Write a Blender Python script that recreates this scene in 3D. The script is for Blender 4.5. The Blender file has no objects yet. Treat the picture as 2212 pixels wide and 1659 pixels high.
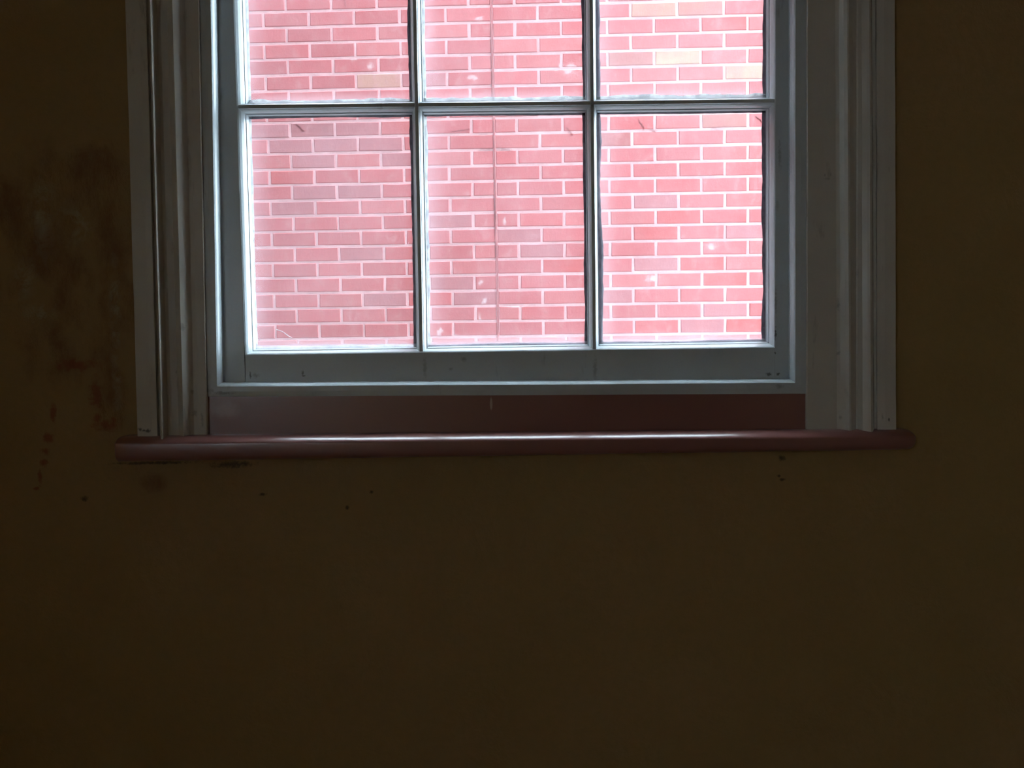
import bpy, bmesh, math, random
from mathutils import Vector, Matrix, noise
random.seed(7)
SC = bpy.context.scene
COL = SC.collection

# ------------------------------------------------------------------ camera
F = 1725.0
PITCH, ROLL = -0.026, 0.0125
CAM = Vector((0, -1.5, 1.05))
fw = Vector((0, math.cos(PITCH), math.sin(PITCH)))
r0 = Vector((1, 0, 0)); u0 = r0.cross(fw)
rt = r0*math.cos(ROLL) - u0*math.sin(ROLL)
up = u0*math.cos(ROLL) + r0*math.sin(ROLL)
cd = bpy.data.cameras.new('camera'); cam = bpy.data.objects.new('camera', cd); COL.objects.link(cam)
cam.matrix_world = Matrix(((rt.x, up.x, -fw.x, CAM.x), (rt.y, up.y, -fw.y, CAM.y), (rt.z, up.z, -fw.z, CAM.z), (0, 0, 0, 1)))
cd.sensor_fit = 'HORIZONTAL'; cd.sensor_width = 36.0; cd.lens = 36.0*F/2212.0
cd.clip_start = 0.05; cd.clip_end = 200
SC.camera = cam

# ------------------------------------------------------------------ sky: even bright overcast
w = bpy.data.worlds.new('overcast_sky'); SC.world = w; w.use_nodes = True
bg = w.node_tree.nodes['Background']
bg.inputs[0].default_value = (0.72, 0.88, 1.0, 1); bg.inputs[1].default_value = 7.2
SC.view_settings.view_transform = 'Standard'; SC.view_settings.look = 'None'
SC.view_settings.gamma = 1.0; SC.view_settings.use_curve_mapping = False
SC.view_settings.exposure = 1.8
SC.cycles.max_bounces = 16; SC.cycles.diffuse_bounces = 10; SC.cycles.glossy_bounces = 6
SC.cycles.transparent_max_bounces = 24; SC.cycles.transmission_bounces = 10
SC.cycles.sample_clamp_indirect = 6.0
SC.cycles.use_denoising = True

# ------------------------------------------------------------------ helpers
def U(px, py, Y):
    """point on the plane Y seen at a photo pixel (how the measurements were taken)"""
    d = fw + rt*((px-1106.0)/F) - up*((py-829.5)/F)
    return CAM + d*((Y-CAM.y)/d.y)

def link(name, me, mat=None, parent=None, **kw):
    o = bpy.data.objects.new(name, me); COL.objects.link(o)
    if mat and me is not None and not me.materials: me.materials.append(mat)
    if parent: o.parent = parent
    for k, v in kw.items(): o[k] = v
    return o

def mesh(name, vs, fs, smooth=False):
    me = bpy.data.meshes.new(name); me.from_pydata([tuple(v) for v in vs], [], fs); me.update()
    bm = bmesh.new(); bm.from_mesh(me)
    bmesh.ops.recalc_face_normals(bm, faces=bm.faces); bm.to_mesh(me); bm.free()
    if smooth:
        for p in me.polygons: p.use_smooth = True
    return me

def boxes(name, bl, mat, parent=None, **kw):
    vs, fs = [], []
    for (x0, x1, y0, y1, z0, z1) in bl:
        n = len(vs)
        vs += [(x, y, z) for z in (z0, z1) for y in (y0, y1) for x in (x0, x1)]
        fs += [tuple(n+i for i in q) for q in ((0, 2, 3, 1), (4, 5, 7, 6), (0, 1, 5, 4), (2, 6, 7, 3), (0, 4, 6, 2), (1, 3, 7, 5))]
    return link(name, mesh(name, vs, fs), mat, parent, **kw)

def loft(name, A, B, mat, parent=None, seg=1, wob=0.0, **kw):
    """closed section A swept to section B, capped; wob gives hand-painted unevenness"""
    n = len(A); vs = []; fs = []
    for k in range(seg+1):
        t = k/seg
        for a, b in zip(A, B):
            p = a.lerp(b, t)
            if wob and 0 < k < seg: p = p + noise.noise_vector(p*9.0)*wob
            vs.append(p)
    for k in range(seg):
        for i in range(n):
            j = (i+1) % n
            fs.append((k*n+i, k*n+j, (k+1)*n+j, (k+1)*n+i))
    fs.append(tuple(range(n))); fs.append(tuple(range(seg*n, seg*n+n)))
    return link(name, mesh(name, vs, fs), mat, parent, **kw)

def vline(x0, ya, x1, yb, Y, zbot, ztop):
    """straight line in plane Y through two photo points, cut at two heights"""
    a, b = U(x0, ya, Y), U(x1, yb, Y)
    def at(z): t = (z-a.z)/(b.z-a.z); return a.lerp(b, t)
    return at(zbot), at(ztop)

# ------------------------------------------------------------------ materials
class NT:
    def __init__(s, name):
        s.m = bpy.data.materials.new(name); s.m.use_nodes = True
        s.t = s.m.node_tree; s.t.nodes.clear()
        s.out = s.t.nodes.new('ShaderNodeOutputMaterial')
    def n(s, ty, ins=None, **kw):
        nd = s.t.nodes.new(ty)
        for k, v in kw.items(): setattr(nd, k, v)
        for k, v in (ins or {}).items():
            if isinstance(v, bpy.types.NodeSocket): s.t.links.new(v, nd.inputs[k])
            else: nd.inputs[k].default_value = v
        return nd
    def math(s, op, a, b=0.0, c=0.0, clamp=False):
        nd = s.n('ShaderNodeMath', {0: a, 1: b, 2: c}, operation=op); nd.use_clamp = clamp; return nd.outputs[0]
    def mix(s, f, a, b, blend='MIX'):
        nd = s.t.nodes.new('ShaderNodeMix'); nd.data_type = 'RGBA'; nd.blend_type = blend
        for i, v in ((0, f), (6, a), (7, b)):
            if isinstance(v, bpy.types.NodeSocket): s.t.links.new(v, nd.inputs[i])
            else: nd.inputs[i].default_value = v if i == 0 else (*v, 1)[:4]
        return nd.outputs[2]
    def noise(s, vec, scale, detail=4, rough=.55, dist=0.0):
        return s.n('ShaderNodeTexNoise', {'Vector': vec, 'Scale': scale, 'Detail': detail, 'Roughness': rough, 'Distortion': dist}).outputs[0]
    def ramp(s, v, lo, hi, a=0.0, b=1.0):
        return s.n('ShaderNodeMapRange', {0: v, 1: lo, 2: hi, 3: a, 4: b}, interpolation_type='SMOOTHSTEP').outputs[0]
    def pos(s):
        return s.n('ShaderNodeNewGeometry').outputs['Position']
    def scalev(s, v, sc):
        return s.n('ShaderNodeMapping', {'Vector': v, 'Scale': sc}).outputs[0]
    def blob(s, pos, c, r, warp, soft=.5):
        """soft irregular patch round the world point c (x, z) with radii r"""
        sep = s.n('ShaderNodeSeparateXYZ', {0: pos})
        dx = s.math('DIVIDE', s.math('SUBTRACT', sep.outputs[0], c[0]), r[0])
        dz = s.math('DIVIDE', s.math('SUBTRACT', sep.outputs[2], c[1]), r[1])
        d = s.math('SQRT', s.math('ADD', s.math('MULTIPLY', dx, dx), s.math('MULTIPLY', dz, dz)))
        d = s.math('ADD', d, warp)
        return s.ramp(d, 1.0, 1.0-soft)
    def maxs(s, l):
        o = l[0]
        for x in l[1:]: o = s.math('MAXIMUM', o, x)
        return o
    def principled(s, col, rough=.5, bump=None, bstr=.2, bdist=.002, spec=.5, coat=0.0):
        ins = {'Base Color': col if isinstance(col, bpy.types.NodeSocket) else (*col, 1), 'Roughness': rough, 'Specular IOR Level': spec, 'Coat Weight': coat, 'Coat Roughness': .15}
        if bump is not None:
            ins['Normal'] = s.n('ShaderNodeBump', {'Height': bump, 'Strength': bstr, 'Distance': bdist}).outputs[0]
        b = s.n('ShaderNodeBsdfPrincipled', ins)
        s.t.links.new(b.outputs[0], s.out.inputs[0]); return s.m

def wp(px, py, Y=0.0):
    p = U(px, py, Y); return (p.x, p.z)
PXM = 1150.0     # photo pixels per metre on the window wall

def mat_plaster():
    s = NT('ochre_plaster'); P = s.pos()
    big = s.noise(P, 1.6, 5, .6); med = s.noise(P, 7, 6, .65, .6); fine = s.noise(P, 60, 5, .6)
    base = s.mix(s.ramp(big, .35, .68), (.36, .235, .09), (.40, .25, .11))
    base = s.mix(s.ramp(fine, .3, .7, 0, .35), base, (.30, .21, .08))
    warp = s.math('MULTIPLY', s.math('SUBTRACT', med, .5), 2.2)
    def B(x, y, rx, ry, soft=.6): return s.blob(P, wp(x, y), (rx/PXM, ry/PXM), warp, soft)
    # water damage left of the window: rust-brown stain, drips, pale bare plaster
    rust = s.maxs([B(60, 470, 150, 190), B(200, 560, 110, 330), B(240, 860, 40, 110), B(110, 760, 100, 90), B(150, 380, 120, 60, .9),
                   B(335, 1045, 34, 24, .9), B(20, 640, 70, 110)])
    rust = s.math('MULTIPLY', rust, s.ramp(s.noise(s.scalev(P, (1, 1, .45)), 11, 6, .7), .36, .62), clamp=True)
    base = s.mix(s.math('MULTIPLY', rust, .85), base, (.21, .085, .032))
    small = s.math('MULTIPLY', s.math('SUBTRACT', s.noise(P, 55, 5, .65), .5), 2.6)
    def D(x, y, rx, ry, soft=.9): return s.blob(P, wp(x, y), (rx/PXM, ry/PXM), small, soft)
    drip = s.maxs([D(103, 945, 20, 16), D(98, 975, 13, 12), D(93, 1000, 13, 14), D(86, 1028, 7, 28), D(78, 1055, 10, 5), D(232, 917, 34, 20), D(212, 905, 14, 26), D(208, 850, 18, 60), D(115, 895, 10, 30), D(165, 790, 60, 20)])
    base = s.mix(s.math('MULTIPLY', drip, .75), base, (.25, .05, .02))
    pale = s.maxs([B(90, 460, 40, 130, .9), B(50, 600, 50, 70, .9), B(80, 680, 55, 40, .9), B(160, 480, 60, 60, .9), B(250, 720, 16, 200, .9)])
    pale = s.math('MULTIPLY', pale, s.ramp(s.noise(P, 26, 6, .7, .5), .42, .62), clamp=True)
    base = s.mix(s.math('MULTIPLY', pale, .8), base, (.46, .42, .29))
    small = s.math('MULTIPLY', s.math('SUBTRACT', s.noise(P, 110, 4, .6), .5), 2.0)
    dark = s.maxs([D(1689, 990, 10, 9), D(1689, 1036, 10, 5), D(1683, 1028, 6, 4), D(750, 1096, 6, 6), D(500, 1003, 66, 10), D(330, 1000, 120, 5),
                   D(182, 1078, 11, 9), D(568, 1068, 13, 5), D(802, 1062, 6, 5)])
    base = s.mix(s.math('MULTIPLY', dark, .8), base, (.03, .02, .015))
    h = s.math('ADD', s.math('MULTIPLY', med, .7), s.math('MULTIPLY', fine, .25))
    h = s.math('ADD', h, s.math('MULTIPLY', s.math('ADD', rust, pale), .8))
    return s.principled(base, .58, h, .6, .007, .4)

def mat_paint(name, col, rough=.34, spec=.5, marks=(), dirt=.25, faint=(), wear=None):
    s = NT(name); P = s.pos()
    n1 = s.noise(P, 5, 5, .6); n2 = s.noise(s.scalev(P, (1, 1, .25)), 45, 5, .6); n3 = s.noise(P, 130, 3, .5)
    c = s.mix(s.ramp(n1, .35, .7, 0, dirt), col, tuple(x*.72 for x in col))
    c = s.mix(s.ramp(n2, .62, .74, 0, dirt*1.4), c, tuple(x*.4 for x in col))
    if wear: c = s.mix(s.ramp(s.noise(P, 14, 6, .7), .60, .72, 0, .6), c, wear)
    if marks:
        wz = s.math('MULTIPLY', s.math('SUBTRACT', s.noise(P, 190, 3, .6), .5), 2.0)
        m = s.maxs([s.blob(P, wp(x, y, -.01), (rx/PXM, ry/PXM), wz, .8) for x, y, rx, ry in marks])
        c = s.mix(s.math('MULTIPLY', m, .8), c, (.04, .035, .035))
    if faint:
        m = s.maxs([s.blob(P, wp(x, y, -.01), (rx/PXM, ry/PXM), wz, .95) for x, y, rx, ry in faint])
        c = s.mix(s.math('MULTIPLY', m, .5), c, tuple(x*.3 for x in col))
    rr = s.ramp(n1, .3, .7, rough*.85, rough*1.25)
    h = s.math('ADD', s.math('MULTIPLY', n2, .5), s.math('MULTIPLY', n3, .3))
    return s.principled(c, rr, h, .16, .0015, spec)

def mat_brick(name, random_socket):
    s = NT(name); P = s.pos()
    if random_socket == 'object':
        oi = s.n('ShaderNodeObjectInfo'); col0 = oi.outputs['Color']; rnd = oi.outputs['Random']
    else:
        g = s.n('ShaderNodeNewGeometry'); rnd = g.outputs['Random Per Island']
        cr = s.n('ShaderNodeValToRGB', {0: rnd}); col0 = cr.outputs[0]
        e = cr.color_ramp.elements; e[0].color = (.36, .11, .11, 1); e[1].color = (.33, .148, .155, 1)
        x = e.new(.55); x.color = (.38, .132, .138, 1)
    n1 = s.noise(P, 9, 5, .6); n2 = s.noise(P, 48, 5, .65); n3 = s.noise(s.scalev(P, (1, 1, .5)), 22, 6, .7, .8)
    c = s.mix(s.ramp(n1, .35, .68, 0, .45), col0, (.37, .150, .155))
    c = s.mix(s.ramp(n3, .50, .74, 0, .55), c, (.46, .27, .28))
    c = s.mix(s.ramp(n2, .60, .75, 0, .3), c, (.28, .10, .10))
    sm = s.math('MULTIPLY', s.math('SUBTRACT', s.noise(P, 38, 5, .7), .5), 3.2)
    def BB(x, y, rx, ry): p = U(x, y, 2.5); return s.blob(P, (p.x, p.z), (rx/440, ry/440), sm, .9)
    lime = s.maxs([BB(763, 130, 14, 7), BB(803, 146, 9, 12), BB(1532, 536, 15, 9), BB(1225, 158, 30, 14), BB(1035, 50, 10, 6), BB(1020, 175, 22, 7),
                   BB(1046, 650, 8, 12), BB(1036, 690, 6, 14), BB(1040, 610, 8, 10), BB(1410, 603, 22, 9), BB(1115, 662, 20, 5),
                   BB(1090, 480, 5, 14), BB(950, 715, 12, 10), BB(985, 725, 14, 4)])
    c = s.mix(s.math('MULTIPLY', lime, .75), c, (.558, .484, .484))
    h = s.math('ADD', s.math('MULTIPLY', n2, .6), s.math('MULTIPLY', n3, .6))
    return s.principled(c, .85, h, .5, .003, .2)

M = {}
M['plaster'] = mat_plaster()
M['white'] = mat_paint('aged_white_gloss_paint', (.59, .655, .69), .34, .65, (
    (648, 806, 4, 8), (650, 812, 6, 3), (533, 811, 3, 10), (1668, 809, 8, 5), (1688, 808, 6, 4), (1682, 762, 3, 4), (1683, 720, 3, 18)), .25, (
    (1684, 650, 4, 40), (1683, 835, 11, 7), (484, 849, 30, 5), (1692, 330, 5, 44), (915, 795, 6, 34), (1288, 798, 6, 32), (905, 233, 9, 8), (1286, 222, 9, 9), (545, 812, 10, 8), (1000, 776, 8, 8), (973, 797, 7, 5), (455, 845, 12, 8)))
M['casing'] = mat_paint('aged_cream_casing_paint', (.60, .575, .52), .36, .5, (
    (313, 926, 8, 5), (330, 929, 8, 6), (322, 928, 7, 3.5), (1909, 905, 3, 6)), .3, (
    (388, 803, 4, 6), (403, 708, 7, 10), (1806, 763, 4, 6), (1806, 660, 4, 18), (1895, 900, 3, 10), (425, 892, 7, 12), (419, 845, 5, 8), (440, 905, 4, 20), (1809, 901, 4, 6), (1785, 388, 9, 4), (1779, 380, 3, 6), (1791, 380, 3, 6)))
# ring-shaped knot bleeding through the right casing
def mat_red():
    s = NT('oxblood_sill_paint'); P = s.pos()
    n1 = s.noise(s.scalev(P, (.5, 1, 1)), 5, 1, .4); n2 = s.noise(s.scalev(P, (.3, 1, 1)), 60, 2, .5)
    c = s.mix(s.ramp(n1, .2, .8), (.27, .11, .10), (.30, .128, .115))
    wz = s.math('MULTIPLY', s.math('SUBTRACT', s.noise(P, 30, 4, .6), .5), 1.4)
    a = s.blob(P, wp(480, 885, -.01), (45/PXM, 28/PXM), wz, .8)
    b = s.blob(P, wp(1061, 872, -.01), (3/PXM, 16/PXM), wz, .6)
    c = s.mix(s.math('MULTIPLY', a, .55), c, (.42, .33, .28)); c = s.mix(s.math('MULTIPLY', b, .8), c, (.6, .5, .45))
    return s.principled(c, .285, n2, .08, .0010, .9, .5)
M['red'] = mat_red()
M['brick'] = mat_brick('red_brick', 'object')
M['brick_far'] = mat_brick('red_brick_far', 'island')
def simple(name, col, rough=.8, sc=20, var=.3, bs=.4, bd=.004):
    s = NT(name); P = s.pos(); n1 = s.noise(P, sc, 6, .65)
    c = s.mix(s.ramp(n1, .3, .7, 0, 1), col, tuple(x*(1-var) for x in col))
    return s.principled(c, rough, s.noise(P, sc*4, 5, .6), bs, bd, .25)
M['mortar'] = simple('pale_pink_mortar', (.58, .40, .41), .9, 11, .22)
M['seal'] = simple('brick_red_joint_filler', (.42, .18, .185), .9, 26, .15)
M['crack'] = simple('dark_crack', (.20, .075, .08), .95, 60)
M['facade'] = simple('outer_brickwork', (.28, .12, .115), .9, 6)
M['stone'] = simple('weathered_stone', (.45, .43, .40), .85, 12)
M['paving'] = simple('grey_paving', (.30, .29, .28), .9, 3)
M['boards'] = simple('worn_floorboards', (.20, .12, .06), .55, 4)
M['ceil'] = simple('old_ceiling_paint', (.50, .46, .38), .9, 3, .15)
M['room'] = simple('ochre_room_wall', (.38, .26, .10), .7, 3, .15)

def mat_putty(name, ca, cb, tf):
    s = NT(name); P = s.pos(); n = s.noise(P, 70, 5, .6)
    c = s.mix(s.ramp(n, .4, .65), ca, cb)
    d = s.n('ShaderNodeBsdfDiffuse', {'Color': c}); t = s.n('ShaderNodeBsdfTranslucent', {'Color': c})
    mx = s.n('ShaderNodeMixShader', {0: tf, 1: d.outputs[0], 2: t.outputs[0]})
    s.t.links.new(mx.outputs[0], s.out.inputs[0]); return s.m
M['putty'] = mat_putty('lit_glazing_putty', (.58, .62, .61), (.30, .32, .33), .30)  # lit copy of the putty, for edges turned to the sky
M['putty_shaded'] = mat_putty('shaded_glazing_putty', (.13, .12, .15), (.06, .055, .07), .15)  # same putty with shade put into its colour, for edges facing away from light

def mat_glass():
    s = NT('dusty_old_glass')
    g = s.n('ShaderNodeTexCoord').outputs['Generated']; sep = s.n('ShaderNodeSeparateXYZ', {0: g})
    P = s.pos(); n = s.noise(P, 28, 6, .7); n2 = s.noise(P, 3.5, 4, .6)
    wob = s.math('MULTIPLY', s.math('SUBTRACT', n, .5), .05)
    x = s.math('ADD', sep.outputs[0], wob); z = s.math('ADD', sep.outputs[2], s.math('MULTIPLY', wob, .7))
    le = s.ramp(x, .16, .0, 0, .16); le2 = s.ramp(x, .045, .02, 0, .12)
    ri = s.ramp(x, .95, 1.0, 0, .05)
    bo = s.ramp(z, .07, .01, 0, .30); bo2 = s.ramp(z, .030, .015, 0, .45); to = s.ramp(z, .95, 1.0, 0, .10)
    dirt = s.maxs([le, le2, ri, bo, bo2, to])
    film = s.ramp(n2, .3, .75, .045, .11)
    fac = s.math('ADD', s.math('MULTIPLY', dirt, s.ramp(n, .25, .6, .55, 1.0)), film, clamp=True)
    tr = s.n('ShaderNodeBsdfTransparent', {'Color': (.965, .985, .975, 1)})
    dust = s.n('ShaderNodeMixShader', {0: .75, 1: s.n('ShaderNodeBsdfDiffuse', {'Color': (.8, .8, .8, 1)}).outputs[0], 2: s.n('ShaderNodeBsdfTranslucent', {'Color': (.88, .84, .92, 1)}).outputs[0]})
    m1 = s.n('ShaderNodeMixShader', {0: fac, 1: tr.outputs[0], 2: dust.outputs[0]})
    fc = s.n('ShaderNodeLayerWeight', {'Blend': .5}).outputs['Facing']
    fr = s.math('MULTIPLY_ADD', s.math('POWER', fc, 5.0), .9, .06)
    gl = s.n('ShaderNodeBsdfGlossy', {'Roughness': .03})
    m2 = s.n('ShaderNodeMixShader', {0: fr, 1: m1.outputs[0], 2: gl.outputs[0]})
    s.t.links.new(m2.outputs[0], s.out.inputs[0]); return s.m
M['glass'] = mat_glass()
M['scratch'] = simple('pale_scratch', (.85, .8, .82), .8, 90, .1)

# ------------------------------------------------------------------ window wall and room shell
ZH = 2.93                                   # window head
XL = U(436, 400, -.01).x - .012; XR = U(1743, 400, -.01).x + .012      # opening in the plaster, hidden by the casing
ZS = U(1106, 960, 0).z                       # bottom of the opening, behind the sill
RX, RY, RZ = 2.4, -6.2, 3.3
# sub-divided room face so the old plaster can be a little uneven
def wall_sheet():
    vs, fs, idx = [], [], {}
    xs = sorted(set([-RX, XL, XR, RX] + [-RX+.06*i for i in range(int(2*RX/.06)+1)]))
    zs = sorted(set([0.0, ZS, ZH, RZ] + [.06*i for i in range(int(RZ/.06)+1)]))
    for j, z in enumerate(zs):
        for i, x in enumerate(xs):
            idx[i, j] = len(vs)
            near = XL-.03 < x < XR+.03 and ZS-.03 < z < ZH+.03
            y = 0 if near else .004*(noise.noise(Vector((x*2.3, z*2.3, 4)))+.5*noise.noise(Vector((x*7, z*7, 9)))) - .0
            vs.append((x, y, z))
    for j in range(len(zs)-1):
        for i in range(len(xs)-1):
            cx, cz = (xs[i]+xs[i+1])/2, (zs[j]+zs[j+1])/2
            if XL < cx < XR and ZS < cz < ZH: continue
            fs.append((idx[i, j], idx[i+1, j], idx[i+1, j+1], idx[i, j+1]))
    me = mesh('wall_front', vs, fs, True); return me
wf = link('wall_front', wall_sheet(), M['plaster'], kind='structure', category='wall',
          label='dark ochre plaster wall around the window, rust stained to the left of it')
OW = .12
boxes('masonry', [(-9, XL, .012, OW, -3, RZ), (XR, 3.2, .012, OW, -3, RZ), (XL, XR, .012, OW, -3, ZS), (XL, XR, .012, OW, ZH, RZ), (-9, 3.2, .012, OW, RZ, 7.0)],
      M['facade'], wf)
WY0, WY1, WZ0, WZ1 = -5.85, -5.15, 1.0, 2.28          # unseen second window, added far back in the side wall to brighten the room
boxes('shade_wall', [(-4.7, -4.5, OW, 2.62, -3, 7.0)], M['facade'], kind='structure', label='unseen brick return wall added to darken one end of the alley outside', category='wall')  # unseen blocker, added so left-facing window faces stay dim
boxes('wall_left', [(-RX-.15, -RX, WY1, 0.0, 0, RZ), (-RX-.15, -RX, RY, WY0, 0, RZ), (-RX-.15, -RX, WY0, WY1, 0, WZ0), (-RX-.15, -RX, WY0, WY1, WZ1, RZ)], M['room'], kind='structure', label='ochre side wall of the dim room', category='wall')
boxes('wall_right', [(RX, RX+.15, RY, 0.0, 0, RZ)], M['room'], kind='structure', label='ochre side wall of the dim room, opposite the first', category='wall')
boxes('wall_back', [(-RX-.15, RX+.15, RY-.15, RY, 0, RZ)], M['room'], kind='structure', label='ochre wall behind the viewer', category='wall')
boxes('ceiling', [(-RX-.15, RX+.15, RY-.15, 0.012, RZ, RZ+.15)], M['ceil'], kind='structure', label='plain ceiling of the dim room', category='ceiling')
boxes('floor', [(-RX-.15, RX+.15, RY-.15, 0.012, -.12, 0)], M['boards'], kind='structure', label='worn boarded floor of the dim room', category='floor')
boxes('ground', [(-60, 60, -60, 60, -3.2, -3.0)], M['paving'], kind='structure', label='grey paving of the alley between the buildings', category='ground')

w2 = boxes('fill_window', [(-RX-.11, -RX-.07, WY0, WY0+.05, WZ0, WZ1), (-RX-.11, -RX-.07, WY1-.05, WY1, WZ0, WZ1), (-RX-.11, -RX-.07, WY0+.05, WY1-.05, WZ0, WZ0+.06),
      (-RX-.11, -RX-.07, WY0+.05, WY1-.05, WZ1-.05, WZ1), (-RX-.105, -RX-.075, WY0+.05, WY1-.05, (WZ0+WZ1)/2-.02, (WZ0+WZ1)/2+.02)],
      M['white'], kind='structure', label='unseen window added far back in the side wall to brighten the room', category='window')  # frame of the added opening that gives the room its fill light

# ------------------------------------------------------------------ the neighbour's brick wall
# measured joint grid: course lines Z = BZ - k*RP, head joints X = BX + i*.225, wall slightly askew and out of plumb
TY, TL = math.tan(.03403), math.tan(.03565)
BX, BZ, RP, RR, SH, CP = -1.18011, 2.79360, .07659, -.00038, .00797, .225
def W(X, Z, d=0.0):
    return Vector((X, 2.50287 - TY*X - TL*(Z-1.05) + d, Z))
def grid(i, k, d=0.0):
    Z = BZ - k*RP; X = BX + i*CP - SH*Z
    return W(X, Z + RR*X, d)
nrm = Vector((TY, 1, TL)).normalized(); ax = Vector((1, -TY, RR)); ax = (ax - nrm*ax.dot(nrm)).normalized(); az = ax.cross(nrm)
az = az if az.z > 0 else -az
BROT = Matrix((ax, nrm, az)).transposed().to_4x4()
bw = link('brick_building', None, None, None, kind='thing', category='building', label='neighbouring building with a pinkish red brick wall, seen through the window panes')
bw.location = (0, 2.5, -3.0)
def to_bw(v): return v - bw.location
def brick_mesh(wd, seed):
    rnd = random.Random(seed); j = lambda a: rnd.uniform(-a, a)
    hx, hz, b = wd/2, (RP-.0115)/2, .003
    outer = [(sx*hx+j(.0012), sz*hz+j(.0011)) for sx, sz in ((-1, -1), (1, -1), (1, 1), (-1, 1))]
    vs = [(x, .02, z) for x, z in outer] + [(x, .0005+j(.0003), z) for x, z in outer] + \
         [(x-math.copysign(b, x), -.0016+j(.0006), z-math.copysign(b, z)) for x, z in outer]
    fs = [(8, 9, 10, 11)]
    for a in (0, 4):
        for i in range(4): fs.append((a+i, a+(i+1) % 4, a+4+(i+1) % 4, a+4+i))
    me = mesh('brick', vs, fs); me.materials.append(M['brick']); return me
FULL = [brick_mesh(CP-.0105, s) for s in range(10)]
HALF = [brick_mesh(CP/2-.0125, 50+s) for s in range(4)]
QUART = [brick_mesh(CP-.0155, 80+s) for s in range(3)]
# special tones read off single bricks: (course, position) -> colour
ROSE, PINK, MAUVE, TAN, RED, DUST = (.380, .117, .122), (.395, .135, .136), (.32, .140, .150), (.385, .235, .19), (.375, .094, .092), (.335, .160, .172)
special = {}
def tone(px, py, c):
    special[(px, py)] = c
for px, py, c in [(790, 180, TAN), (1410, 20, TAN), (1510, 20, (.322, .180, .155)), (1465, 122, (.40, .31, .23)), (1615, 145, (.39, .285, .22)), (1370, 135, (.322, .167, .155)),
                  (640, 280, (.273, .124, .130)), (775, 275, MAUVE), (870, 345, MAUVE), (640, 310, DUST), (560, 280, DUST), (730, 310, DUST), (820, 310, MAUVE),
                  (680, 410, MAUVE), (640, 445, MAUVE), (640, 345, DUST), (780, 545, MAUVE), (820, 640, DUST), (1125, 510, MAUVE), (1165, 545, MAUVE), (980, 615, MAUVE),
                  (1030, 650, MAUVE), (1560, 665, DUST), (1540, 700, MAUVE), (1430, 430, DUST), (1460, 580, DUST), (1570, 630, DUST), (1595, 500, DUST), (625, 380, RED),
                  (1540, 50, RED), (1350, 122, RED), (1180, 560, RED), (1465, 465, RED), (1420, 500, RED), (1565, 600, RED), (1470, 635, RED), (1415, 700, RED),
                  (1500, 560, RED), (1630, 700, RED), (1325, 295, (.285, .105, .099)), (1400, 290, PINK), (1545, 260, (.310, .167, .149))]:
    tone(px, py, c)
def proj(P):
    d = P-CAM; q = d.dot(fw); return 1106+F*d.dot(rt)/q, 829.5-F*d.dot(up)/q
def brick_colour(k, c):
    rnd = random.Random(k*977+int(c*4)*131)
    x, y = proj(grid(c, k+.5))
    for (px, py), col in special.items():
        if abs(px-x) < 44 and abs(py-y) < 16: return col
    base = rnd.choice([ROSE, ROSE, PINK, PINK, (.375, .106, .109), ROSE, (.37, .122, .128), MAUVE if rnd.random() < .2 else ROSE])
    g = rnd.uniform(.93, 1.08)
    return tuple(min(1, v*g) for v in base)
CR = 5.0                                       # the filled joint runs up the wall at this position
bricks = []                                    # (centre index, width kind, course)
KA, KB, IA, IB = -58, 76, -33, 14
for k in range(KA, KB):
    off = 0.0 if k % 2 == 0 else .5
    i = IA
    while i < IB:
        a, b = i+off, i+off+1
        if a < CR < b:
            bricks.append((CR-.25, 'half', k)); bricks.append((CR+.25, 'half', k))
        else:
            bricks.append(((a+b)/2, 'full', k))
        i += 1
near, far = [], []
for c, kd, k in bricks:
    x, y = proj(grid(c, k+.5))
    near.append((max(0, 535-x-45, x-45-1652, -18-y, y-750, 0), c, kd, k))
near.sort(key=lambda t: t[0])
shown, rest = near[:296], near[296:]
for _, c, kd, k in sorted(shown, key=lambda t: (t[3], t[1])):
    rnd = random.Random(k*31+int(c*4))
    me = rnd.choice(FULL if kd == 'full' else HALF)
    o = bpy.data.objects.new('brick', me); COL.objects.link(o); o.parent = bw
    p = grid(c, k+.5) + ax*rnd.uniform(-.001, .001) + az*rnd.uniform(-.0008, .0008) + nrm*rnd.uniform(-.0007, .0004)
    o.matrix_basis = Matrix.Translation(to_bw(p)) @ BROT
    o.color = (*brick_colour(k, c), 1)
vs, fs = [], []
for _, c, kd, k in rest:
    rnd = random.Random(k*31+int(c*4)); me = rnd.choice(FULL if kd == 'full' else HALF)
    mtx = Matrix.Translation(to_bw(grid(c, k+.5))) @ BROT; n = len(vs)
    vs += [mtx @ v.co for v in me.vertices]; fs += [tuple(n+q for q in p.vertices) for p in me.polygons]
me = bpy.data.meshes.new('brickwork'); me.from_pydata([tuple(v) for v in vs], [], fs); me.update()
link('brickwork', me, M['brick_far'], bw, kind='stuff')
# mortar bed behind the bricks, with thickness
a = [grid(IA, KA), grid(IB+.5, KA), grid(IB+.5, KB), grid(IA, KB)]
vs = [to_bw(p) for p in a] + [to_bw(p+nrm*.3) for p in a]
link('mortar', mesh('mortar', vs, [(0, 1, 2, 3), (4, 5, 6, 7), (0, 1, 5, 4), (1, 2, 6, 5), (2, 3, 7, 6), (3, 0, 4, 7)]), M['mortar'], bw)
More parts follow.
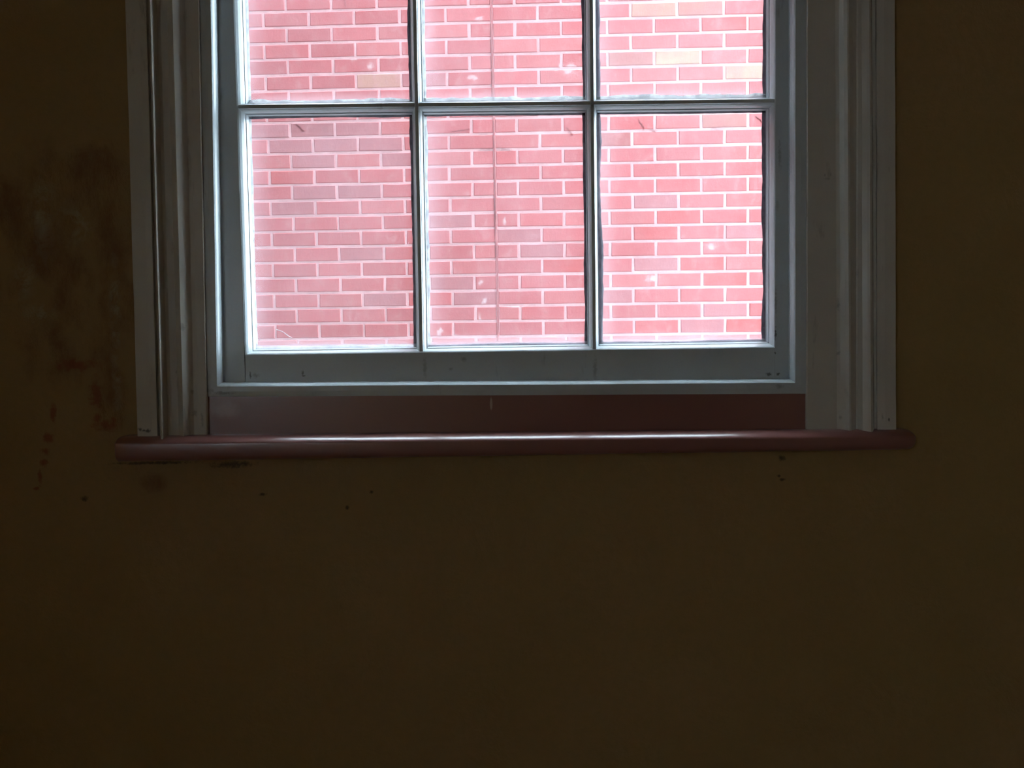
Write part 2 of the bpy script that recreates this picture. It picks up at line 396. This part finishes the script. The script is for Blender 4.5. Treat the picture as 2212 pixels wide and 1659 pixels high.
# smeared filler of the vertical joint and the hairline cracks along it
vs, fs = [], []
N = 420
for q in range(N+1):
    k = -6 + 32*q/N
    p = grid(CR, k); wv = .0060 + .0018*noise.noise(Vector((q*.21, 3, 0)))
    cx = .0022*noise.noise(Vector((q*.05, 8, 0)))
    for sx, d in ((-1, .002), (-.8, -.0032), (.8, -.0032), (1, .002)):
        vs.append(to_bw(p + ax*(cx+sx*wv) + nrm*d))
for q in range(N):
    for e in range(3): fs.append((4*q+e, 4*q+e+1, 4*q+e+5, 4*q+e+4))
link('joint_filler', mesh('joint_filler', vs, fs), M['seal'], bw)
def crack(pts, wd=.0011, seed=1, d=-.0040):
    vs, fs = [], []
    for q, (p, tw) in enumerate(pts):
        for s in (-1, 1): vs.append(to_bw(p + ax*s*wd*tw + nrm*d))
        vs.append(to_bw(p + nrm*(d+.0035)))
    for q in range(len(pts)-1):
        a = 3*q
        fs += [(a, a+1, a+4, a+3), (a+1, a+2, a+5, a+4), (a+2, a, a+3, a+5)]
    link('crack', mesh('crack', vs, fs), M['crack'], bw)
def cr_run(k0, k1, side, seed):
    pts = []
    n = max(4, int((k1-k0)*7))
    for q in range(n+1):
        k = k0+(k1-k0)*q/n
        x = side + .0022*noise.noise(Vector((k*1.7, seed, 0))) + .0012*noise.noise(Vector((k*7, seed, 5)))
        pts.append((grid(CR, k)+ax*x, max(.15, .75+1.1*noise.noise(Vector((k*2.1, seed, 2))))))
    crack(pts)
cr_run(-1, 6.6, .0035, 1); cr_run(1.5, 6.0, -.0045, 2); cr_run(7.2, 14.3, -.001, 3); cr_run(12, 14.5, -.005, 4); cr_run(14.8, 16.0, -.004, 6); cr_run(15, 20.8, .003, 5)
# small twig-like crack at the top of the left panes and ragged flaked edges
def flake(px0, py0, px1, py1, seed, wd=1.0):
    a, b = U(px0, py0, 2.5), U(px1, py1, 2.5)
    A, B = W(a.x, a.z), W(b.x, b.z); pts = []
    n = 12
    for q in range(n+1):
        p = A.lerp(B, q/n); o = .008*noise.noise(Vector((q*.55, seed, 1)))
        pts.append((p + az*o + ax*o*.4, wd*(.5+.7*abs(noise.noise(Vector((q*.9, seed, 7)))))))
    vs, fs = [], []
    for q, (p, tw) in enumerate(pts):
        for s in (-1, 1): vs.append(to_bw(p + az*s*.0012*tw + ax*s*.0008*tw - nrm*.0040))
        vs.append(to_bw(p - nrm*.001))
    for q in range(n):
        e = 3*q; fs += [(e, e+1, e+4, e+3), (e+1, e+2, e+5, e+4), (e+2, e, e+3, e+5)]
    link('crack', mesh('crack', vs, fs), M['crack'], bw)
flake(747, 1, 751, 21, 1, 1.3); flake(640, 268, 658, 284, 2); flake(975, 288, 1018, 283, 3, .9); flake(1035, 328, 1062, 325, 4, .8); flake(1075, 322, 1108, 330, 5, .8)
flake(1222, 280, 1236, 298, 6, .8); flake(1375, 268, 1388, 286, 7, 1); flake(1400, 285, 1412, 292, 8, .7); flake(1530, 285, 1560, 283, 9, 1); flake(1622, 262, 1646, 282, 10, 1.2)

# ------------------------------------------------------------------ the window
win = link('window_1', None, None, None, kind='structure', category='window',
           label='white painted sash window with small panes, moulded casing and dark red sill')
win.location = (0, 0, ZS)
def inwin(o, parent=win):
    """keep world placement under the window's Empty"""
    o.parent = parent; o.matrix_parent_inverse = Matrix.Translation(-win.location); return o
def wl(name, A, B, mat, parent=win, **kw):
    o = loft(name, A, B, mat, None, **kw)
    return inwin(o, parent)

# side casings: (Y, x at y=0, x at y=740)
def casing(prof, zb):
    A, B = [], []
    for Y, x0, x1, *fix in prof:
        if fix: lo, hi = [Vector((v.x, Y, v.z)) for v in (A[fix[0]], B[fix[0]])]
        else: lo, hi = vline(x0, 0, x1, 740, Y, zb, ZH+.02)
        A.append(lo); B.append(hi)
    return A, B
LP = [(-.030, 270.5, 291.5), (-.031, 300, 321), (-.030, 315, 335), (-.023, 317.5, 338), (-.023, 320, 340.5), (-.041, 322, 342), (-.0425, 324, 344.5), (-.0405, 327, 347), (-.025, 338, 358.5),
      (-.0235, 345, 366), (-.0245, 360, 381), (-.0305, 369, 389), (-.0315, 372, 391.5), (-.0185, 398.5, 414.5), (-.018, 400, 416), (-.0175, 410, 424), (-.018, 428, 442.5), (-.0165, 430, 444.5)]
RP_ = [(-.0165, 1743.5, 1742.5), (-.018, 1745.5, 1744.5), (-.0175, 1780, 1782), (-.018, 1804, 1807), (-.023, 1812, 1815), (-.031, 1822, 1826), (-.0345, 1830, 1834), (-.034, 1834, 1838), (-.027, 1843, 1845),
       (-.0235, 1850, 1849.5), (-.025, 1854, 1853), (-.034, 1861, 1863), (-.038, 1872, 1875), (-.0395, 1878, 1881), (-.038, 1881, 1885), (-.023, 1884, 1888), (-.023, 1890.5, 1893), (-.030, 1893, 1895), (-.031, 1910, 1912), (-.030, 1933, 1935.5)]
ZB = U(1106, 946.5, -.02).z
for prof in (LP, RP_):
    A, B = casing(prof, ZB)
    n = len(A)
    A += [Vector((A[-1].x, .002, A[-1].z)), Vector((A[0].x, .002, A[0].z))]; B += [Vector((B[-1].x, .002, B[-1].z)), Vector((B[0].x, .002, B[0].z))]
    # back to the plaster on the outer edge, to the jamb on the inner edge
    if prof is LP: A[n].y = B[n].y = -.002
    else: A[n+1].y = B[n+1].y = -.002
    wl('casing', A, B, M['casing'], seg=60, wob=.0006)
XLo, XRo = U(272, 0, -.03).x-.012, U(1934, 0, -.03).x+.01
hd = boxes('casing', [(XLo, XRo, -.032, .002, ZH+.02, ZH+.16), (XLo-.02, XRo+.02, -.055, .002, ZH+.16, ZH+.19)], M['casing']); inwin(hd)

# rings mitred round the lower corners: (Y, BL, BR, TLx, TRx) - each a left, a bottom and a right member
def ring(name, prof, mat, parent, ztop, wob=.0004, seg=40):
    L0, L1, R0, R1 = [], [], [], []
    for Y, bl, br, tl, tr in prof:
        if bl is None:
            for l in (L0, L1, R0, R1): l.append(Vector((l[tl].x, Y, l[tl].z)))
            continue
        a, b = U(*bl, Y), U(*br, Y)
        lt = U(tl, 0, Y); rt_ = U(tr, 0, Y)
        L0.append(a); R0.append(b)
        L1.append(a + (lt-a)*((ztop-a.z)/(lt.z-a.z))); R1.append(b + (rt_-b)*((ztop-b.z)/(rt_.z-b.z)))
    wl(name, L0, L1, mat, parent, seg=seg, wob=wob); wl(name, R0, R1, mat, parent, seg=seg, wob=wob); wl(name, L0, R0, mat, parent, seg=seg, wob=wob)
BEAD = [(-.0130, (444.5, 857), (1742, 850.5), 430.5, 1743.5), (-.0135, (456, 846), (1730, 838), 443, 1731), (-.0130, (468.5, 834.8), (1718, 827), 455, 1718.5),
        (-.0105, (472, 831.5), (1714.5, 823.8), 458.5, 1715), (-.0060, (476.5, 828.7), (1710.5, 821), 463, 1710.5), (-.0010, (480, 827.0), (1706.5, 819.3), 466.5, 1707),
        (.0050, (482, 826), (1704.5, 818.2), 468.5, 1705), (.0050, None, None, 6, 0), (.0085, None, None, 6, 0), (.0085, None, None, 0, 0)]
ring('stop_bead', BEAD, M['white'], win, ZH-.01)

# jamb lining, parting bead, outer stone sill, red board under the sash and the red sill itself
bxl, bxr = U(444, 700, -.013).x, U(1743, 700, -.013).x
zr = U(1106, 853, -.01).z
o = boxes('jamb', [(bxl-.03, bxl-.004, -.0125, .115, zr-.02, ZH), (bxr+.004, bxr+.03, -.0125, .115, zr-.02, ZH), (bxl-.03, bxr+.03, -.0125, .115, ZH-.012, ZH+.015)], M['white']); inwin(o)
o = boxes('outer_sill', [(bxl-.03, bxr+.03, .012, OW+.05, ZS-.02, zr-.004)], M['stone']); inwin(o)
# red riser: measured edges
A = [U(443, 856, -.0105), U(443, 945, -.0105), U(443, 945, -.0105)+Vector((0, .02, 0)), U(443, 856, -.0105)+Vector((0, .02, 0))]
B = [U(1745, 850, -.0105), U(1745, 935, -.0105), U(1745, 935, -.0105)+Vector((0, .02, 0)), U(1745, 850, -.0105)+Vector((0, .02, 0))]
wl('riser_board', A, B, M['red'], seg=40, wob=.0003)
# sill with rounded nose
tl, tr_ = U(440, 938.5, -.0105), U(1745, 926.5, -.0105)
slope = (tr_.z-tl.z)/(tr_.x-tl.x)
def sill_sec(X, th, tw=1.0):
    z = tl.z + slope*(X-tl.x)
    s = [(.010, z), (-.022, z)]
    R = .040; y0, z0, A1 = -.026, z-.0002, 42
    for a in range(6, A1+1, 4):                     # worn shoulder
        t = math.radians(a); s.append((y0-R*(math.sin(t)-math.sin(.105)), z0-R*(math.cos(.105)-math.cos(t))))
    y1, z1 = s[-1]; r2 = .006; f = y1-r2*(1-math.sin(math.radians(A1)))
    for a in range(54, 91, 12):
        t = math.radians(a); s.append((y1-r2*(math.sin(t)-math.sin(math.radians(A1))), z1-r2*(math.cos(math.radians(A1))-math.cos(t))))
    s += [(f, z-th+.014)]
    for a in range(15, 91, 15):
        t = math.radians(a); s.append((f+.012-.012*math.cos(t), z-th+.012-.012*math.sin(t)))
    s += [(.010, z-th)]
    return [Vector((X, y, zz)) for y, zz in s]
xl_, xr_ = U(240, 975, -.056).x, U(1988, 955, -.056).x
secs = []
vsS, fsS = [], []
XS = [xl_, xl_+.001, xl_+.003, xl_+.006] + [xl_+.006+(xr_-xl_-.026)*i/80 for i in range(1, 81)] + [xr_-.014, xr_-.009, xr_-.005, xr_-.002, xr_-.0005, xr_]
NX = len(XS)-1
for q in range(NX+1):
    X = XS[q]; t = (X-xl_)/(xr_-xl_)
    th = .046 - .009*t + .0006*noise.noise(Vector((X*14, 0, 1)))
    sec = sill_sec(X, th)
    # both ends are rounded over
    rad = .020 if t > .5 else .006
    e = min(X-xl_, xr_-X)/rad
    if e < 1:
        k = math.sqrt(max(0, 1-(1-e)**2)); kk = .45+.55*k
        cz = sum(v.z for v in sec)/len(sec)
        sec = [Vector((v.x, v.y*(.75+.25*k) if v.y < 0 else v.y, cz+(v.z-cz)*kk)) for v in sec]
    for v in sec: vsS.append(v + Vector((0, .0004*noise.noise(v*30), .0005*noise.noise(v*22))))
    m_ = len(sec)
for q in range(NX):
    for i in range(m_):
        j = (i+1) % m_; fsS.append((q*m_+i, q*m_+j, (q+1)*m_+j, (q+1)*m_+i))
fsS += [tuple(range(m_)), tuple(range(NX*m_, NX*m_+m_))]
me = mesh('window_sill', vsS, fsS, True)
o = link('window_sill', me, M['red'], label='dark red sill with a glossy rounded nose'); inwin(o)

# lower sash ---------------------------------------------------------------
YS, YG = .010, .036
sash = link('sash', None, None, win); sash.location = (0, 0, 0)
sash['label'] = 'lower sash of six panes, two rows in view'
def insash(o, s): o.parent = s; o.matrix_parent_inverse = Matrix.Translation(-win.location); return o
def prism_px(name, rows, xa, xb, mat, parent, seg=30, wob=.0003):
    """horizontal member: rows of (Y, y at x=530, y at x=1668)"""
    A, B = [], []
    for Y, ya, yb in rows:
        a, b = U(530, ya, Y), U(1668, yb, Y)
        def at(x): return a.lerp(b, (x-a.x)/(b.x-a.x))
        A.append(at(xa)); B.append(at(xb))
    return wl(name, A, B, mat, parent, seg=seg, wob=wob)
ZM = U(1106, -290, YS).z                     # meeting rail
def stile(x_out, x_in, side):
    A, B = [], []
    zb = U(1106, 826, YS).z - .006
    for Y, (p0, p1) in ((YS, x_out), (YS-.0, x_in)):
        lo, hi = vline(p0, 0, p1, 740, Y, zb, ZM+.02); A.append(lo); B.append(hi)
    A += [Vector((A[1].x, YS+.040, A[1].z)), Vector((A[0].x, YS+.040, A[0].z))]; B += [Vector((B[1].x, YS+.040, B[1].z)), Vector((B[0].x, YS+.040, B[0].z))]
    return A, B
def clipx(A, B, dx):   # the deep half of a stile stops at the rebate
    return A, B
sA, sB = stile((463, 477), (504.5, 527), 0)
wl('stile', sA, sB, M['white'], sash, seg=40, wob=.0004)
tA, tB = stile((1709, 1709), (1675.5, 1673.5), 1)
wl('stile', tA, tB, M['white'], sash, seg=40, wob=.0004)
xa, xb = sA[1].x + .001, tA[1].x - .001
# bottom rail: top edge 766 -> 750, bottom edge hidden behind the bead
rl = [(YS+.0004, 766, 750), (YS+.0004, 830, 823)]
A = [U(530, 766, YS+.0006), U(530, 832, YS+.0006)]; B = [U(1673, 750, YS+.0006), U(1675.5, 825, YS+.0006)]
A += [A[1]+Vector((0, .039, 0)), A[0]+Vector((0, .039, 0))]; B += [B[1]+Vector((0, .039, 0)), B[0]+Vector((0, .039, 0))]
wl('bottom_rail', A, B, M['white'], sash, seg=40, wob=.0004)
# moulded edge round the panes, mitred
MOULD = [(YS-.0002, (529, 767), (1675, 751), 503.5, 1676.5), (YS+.0012, (532.5, 764.5), (1672, 748.5), 507, 1674), (YS+.0045, (537, 762.5), (1668.5, 746.5), 513, 1670.5),
         (YS+.0095, (542, 760.5), (1664.5, 744), 519, 1666), (YS+.0150, (546, 758.5), (1661, 742), 523, 1662), (YS+.0152, (547.5, 757), (1659.5, 741), 524.5, 1660.5),
         (YS+.0175, (549, 756), (1658, 740), 526, 1659.5), (YG+.001, (553.5, 754), (1653.5, 737.5), 531, 1654.5), (YG+.001, (535, 770), (1670, 754), 506, 1674)]
ring('moulding', MOULD, M['white'], sash, ZM+.01, wob=.0003)
# glazing bars: half section (offset, Y)
HS = [(.0032, YS+.0015), (.0040, YS+.0030), (.0058, YS+.0048), (.0078, YS+.0085), (.0088, YS+.0135), (.0088, YS+.0155), (.0108, YS+.0158), (.0108, YG+.0005), (.0045, YG+.012)]
SEC = [(-a, y) for a, y in HS][::-1] + [HS[0][:1]+(YS+.0015,)] [:0] + [(a, y) for a, y in HS]
def vbar(x0, y0, x1, y1, zlo, zhi, parent, dY=0.0):
    lo, hi = vline(x0, y0, x1, y1, YS+.0015, zlo, zhi)
    A = [Vector((lo.x+a, y+dY, lo.z)) for a, y in SEC]; B = [Vector((hi.x+a, y+dY, hi.z)) for a, y in SEC]
    wl('glazing_bar', A, B, M['white'], parent, seg=30, wob=.0004); return lo, hi
zrail = U(1106, 760, YS+.006).z
b1 = vbar(895.5, 0, 909.8, 750, zrail, ZM+.01, sash)
b2 = vbar(1277, 0, 1284, 745, zrail, ZM+.01, sash)
def hbar(ya, yb, xs, parent, dY=0.0):
    a, b = U(530, ya, YS+.0015), U(1668, yb, YS+.0015)
    def z(x): return a.z+(b.z-a.z)*(x-a.x)/(b.x-a.x)
    for x0, x1 in xs:
        A = [Vector((x0, y+dY, z(x0)+q)) for q, y in SEC]; B = [Vector((x1, y+dY, z(x1)+q)) for q, y in SEC]
        wl('glazing_bar', A, B, M['white'], parent, seg=16, wob=.0004)
    return z
zc = U(1106, 226, YS).z
def xat(pair, z): lo, hi = pair; return lo.x+(hi.x-lo.x)*(z-lo.z)/(hi.z-lo.z)
gl = vline(531, 0, 553, 740, YG, zrail, ZM+.01); gr = vline(1654.5, 0, 1653.5, 740, YG, zrail, ZM+.01)
x1c, x2c = xat(b1, zc), xat(b2, zc)
zbar = hbar(230.5, 218, [(xat(gl, zc)-.012, x1c-.0040), (x1c+.0040, x2c-.0040), (x2c+.0040, xat(gr, zc)+.012)], sash)

# panes and their putty
def pane(xl, xr, zb, zt, Yg, parent, wid, seed, shaded=(0, 1, 0, 1)):
    """xl, xr: functions of z; zb, zt: functions of x giving the sight edges of the wood; wid = putty widths (left, right, bottom, top) in metres"""
    cs = []
    zmid = (zb(0)+zt(0))/2
    e = .004
    P00 = (xl(zb(0))-e, zb(xl(zb(0)))-e); P10 = (xr(zb(0))+e, zb(xr(zb(0)))-e); P11 = (xr(zt(0))+e, zt(xr(zt(0)))+e); P01 = (xl(zt(0))-e, zt(xl(zt(0)))+e)
    vs = [(x, Yg+d, z) for d in (0, .0022) for x, z in (P00, P10, P11, P01)]
    me = mesh('pane', vs, [(0, 1, 2, 3)])       # one clear sheet, its thickness does not show
    o = link('pane', me, M['glass']); inwin(o, parent)
    # wedge of putty on the outer side: feathered inner edge on the glass, thick edge at the wood
    vs, fs, mi = [], [], []
    def run(a, b, inward, width, sd, dk):
        L = math.hypot(b[0]-a[0], b[1]-a[1]); n = int(L/.004); base = len(vs)
        tx, tz = (b[0]-a[0])/L, (b[1]-a[1])/L
        for q in range(n+1):
            t = q/n; x, z = a[0]+tx*L*t, a[1]+tz*L*t
            nz = noise.noise(Vector((t*L*14, sd*3.1, 0)))*.42 + noise.noise(Vector((t*L*60, sd*1.7, 4)))*.20 + noise.noise(Vector((t*L*3.5, sd, 9)))*.35
            wd = width*(1.0+nz) + e
            i0 = (x-inward[0]*.003, z-inward[1]*.003)
            vs.append((i0[0], Yg+.010, i0[1])); vs.append((x+inward[0]*wd*.75, Yg+.0042, z+inward[1]*wd*.75)); vs.append((x+inward[0]*wd, Yg+.0016, z+inward[1]*wd))
        for q in range(n):
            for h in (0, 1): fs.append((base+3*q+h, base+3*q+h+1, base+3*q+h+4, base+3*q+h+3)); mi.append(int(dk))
    run(P00, P01, (1, 0), wid[0], seed, shaded[0]); run(P10, P11, (-1, 0), wid[1], seed+5, shaded[1])
    run(P00, P10, (0, 1), wid[2], seed+11, shaded[2]); run(P01, P11, (0, -1), wid[3], seed+17, shaded[3])
    me = bpy.data.meshes.new('putty'); me.from_pydata(vs, [], fs); me.update()
    me.materials.append(M['putty']); me.materials.append(M['putty_shaded'])
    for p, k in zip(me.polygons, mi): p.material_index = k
    o = link('putty', me); inwin(o, parent)
hw = .0108
def zrow(ya, yb, Y):
    a, b = U(530, ya, Y), U(1668, yb, Y); return lambda x: a.z+(b.z-a.z)*(x-a.x)/(b.x-a.x)
bot = zrow(754, 737.5, YG)
xsides = [(lambda z: xat(gl, z), lambda z: xat(b1, z)-hw), (lambda z: xat(b1, z)+hw, lambda z: xat(b2, z)-hw), (lambda z: xat(b2, z)+hw, lambda z: xat(gr, z))]
lowW = [(.0030, .0060, .0050, .0040), (.0055, .0050, .0035, .0035), (.0080, .0060, .0040, .0030)]
upW = [(.0040, .0050, .0105, .004), (.0050, .0050, .0105, .004), (.0065, .0050, .0115, .004)]
for i, (xl, xr) in enumerate(xsides):
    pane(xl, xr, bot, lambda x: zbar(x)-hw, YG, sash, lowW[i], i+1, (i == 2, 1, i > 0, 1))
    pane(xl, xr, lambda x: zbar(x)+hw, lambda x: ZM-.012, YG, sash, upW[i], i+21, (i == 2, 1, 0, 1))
o = boxes('meeting_rail', [(bxl, bxr, YS, YS+.04, ZM-.012, ZM+.03)], M['white']); inwin(o, sash)
# stray pale scratch on the lowest left pane
pts = [(597, 712), (604, 714), (611, 717), (618, 722), (625, 727), (631, 729)]
vs, fs = [], []
for q, (x, y) in enumerate(pts):
    p = U(x, y, YG-.0012); t = .0009 if q < 5 else .0004
    vs += [p+Vector((0, 0, t)), p+Vector((0, -.0008, 0)), p+Vector((0, 0, -t)), p+Vector((0, .0006, 0))]
for q in range(len(pts)-1):
    for h in range(4): fs.append((4*q+h, 4*q+(h+1) % 4, 4*q+4+(h+1) % 4, 4*q+4+h))
o = link('paint_shaving', mesh('paint_shaving', vs, fs), M['scratch'], label='pale curled paint shaving stuck to the glass'); inwin(o, sash)

# upper sash, one track further out, above the frame of the picture
us = link('sash', None, None, win, label='upper sash of six panes')
dY = .046; zt = ZH-.02; xm0, xm1 = bxl, bxr
o = boxes('stile', [(xm0, xm0+.05, YS+dY, YS+dY+.04, ZM-.012, zt)], M['white']); inwin(o, us)
o = boxes('stile', [(xm1-.05, xm1, YS+dY, YS+dY+.04, ZM-.012, zt)], M['white']); inwin(o, us)
o = boxes('top_rail', [(xm0, xm1, YS+dY, YS+dY+.04, zt-.05, zt+.01)], M['white']); inwin(o, us)
o = boxes('meeting_rail', [(xm0, xm1, YS+dY, YS+dY+.04, ZM-.012, ZM+.03)], M['white']); inwin(o, us)
c1, c2 = xat(b1, ZM), xat(b2, ZM); zmid = (ZM+zt)/2
for c in (c1, c2):
    A = [Vector((c+a, y+dY, ZM)) for a, y in SEC]; B = [Vector((c+a, y+dY, zt-.03)) for a, y in SEC]
    wl('glazing_bar', A, B, M['white'], us)
for x0, x1 in ((xm0+.04, c1-.004), (c1+.004, c2-.004), (c2+.004, xm1-.04)):
    A = [Vector((x0, y+dY, zmid+a)) for a, y in SEC]; B = [Vector((x1, y+dY, zmid+a)) for a, y in SEC]
    wl('glazing_bar', A, B, M['white'], us)
    for z0, z1 in ((ZM+.03, zmid-hw), (zmid+hw, zt-.05)):
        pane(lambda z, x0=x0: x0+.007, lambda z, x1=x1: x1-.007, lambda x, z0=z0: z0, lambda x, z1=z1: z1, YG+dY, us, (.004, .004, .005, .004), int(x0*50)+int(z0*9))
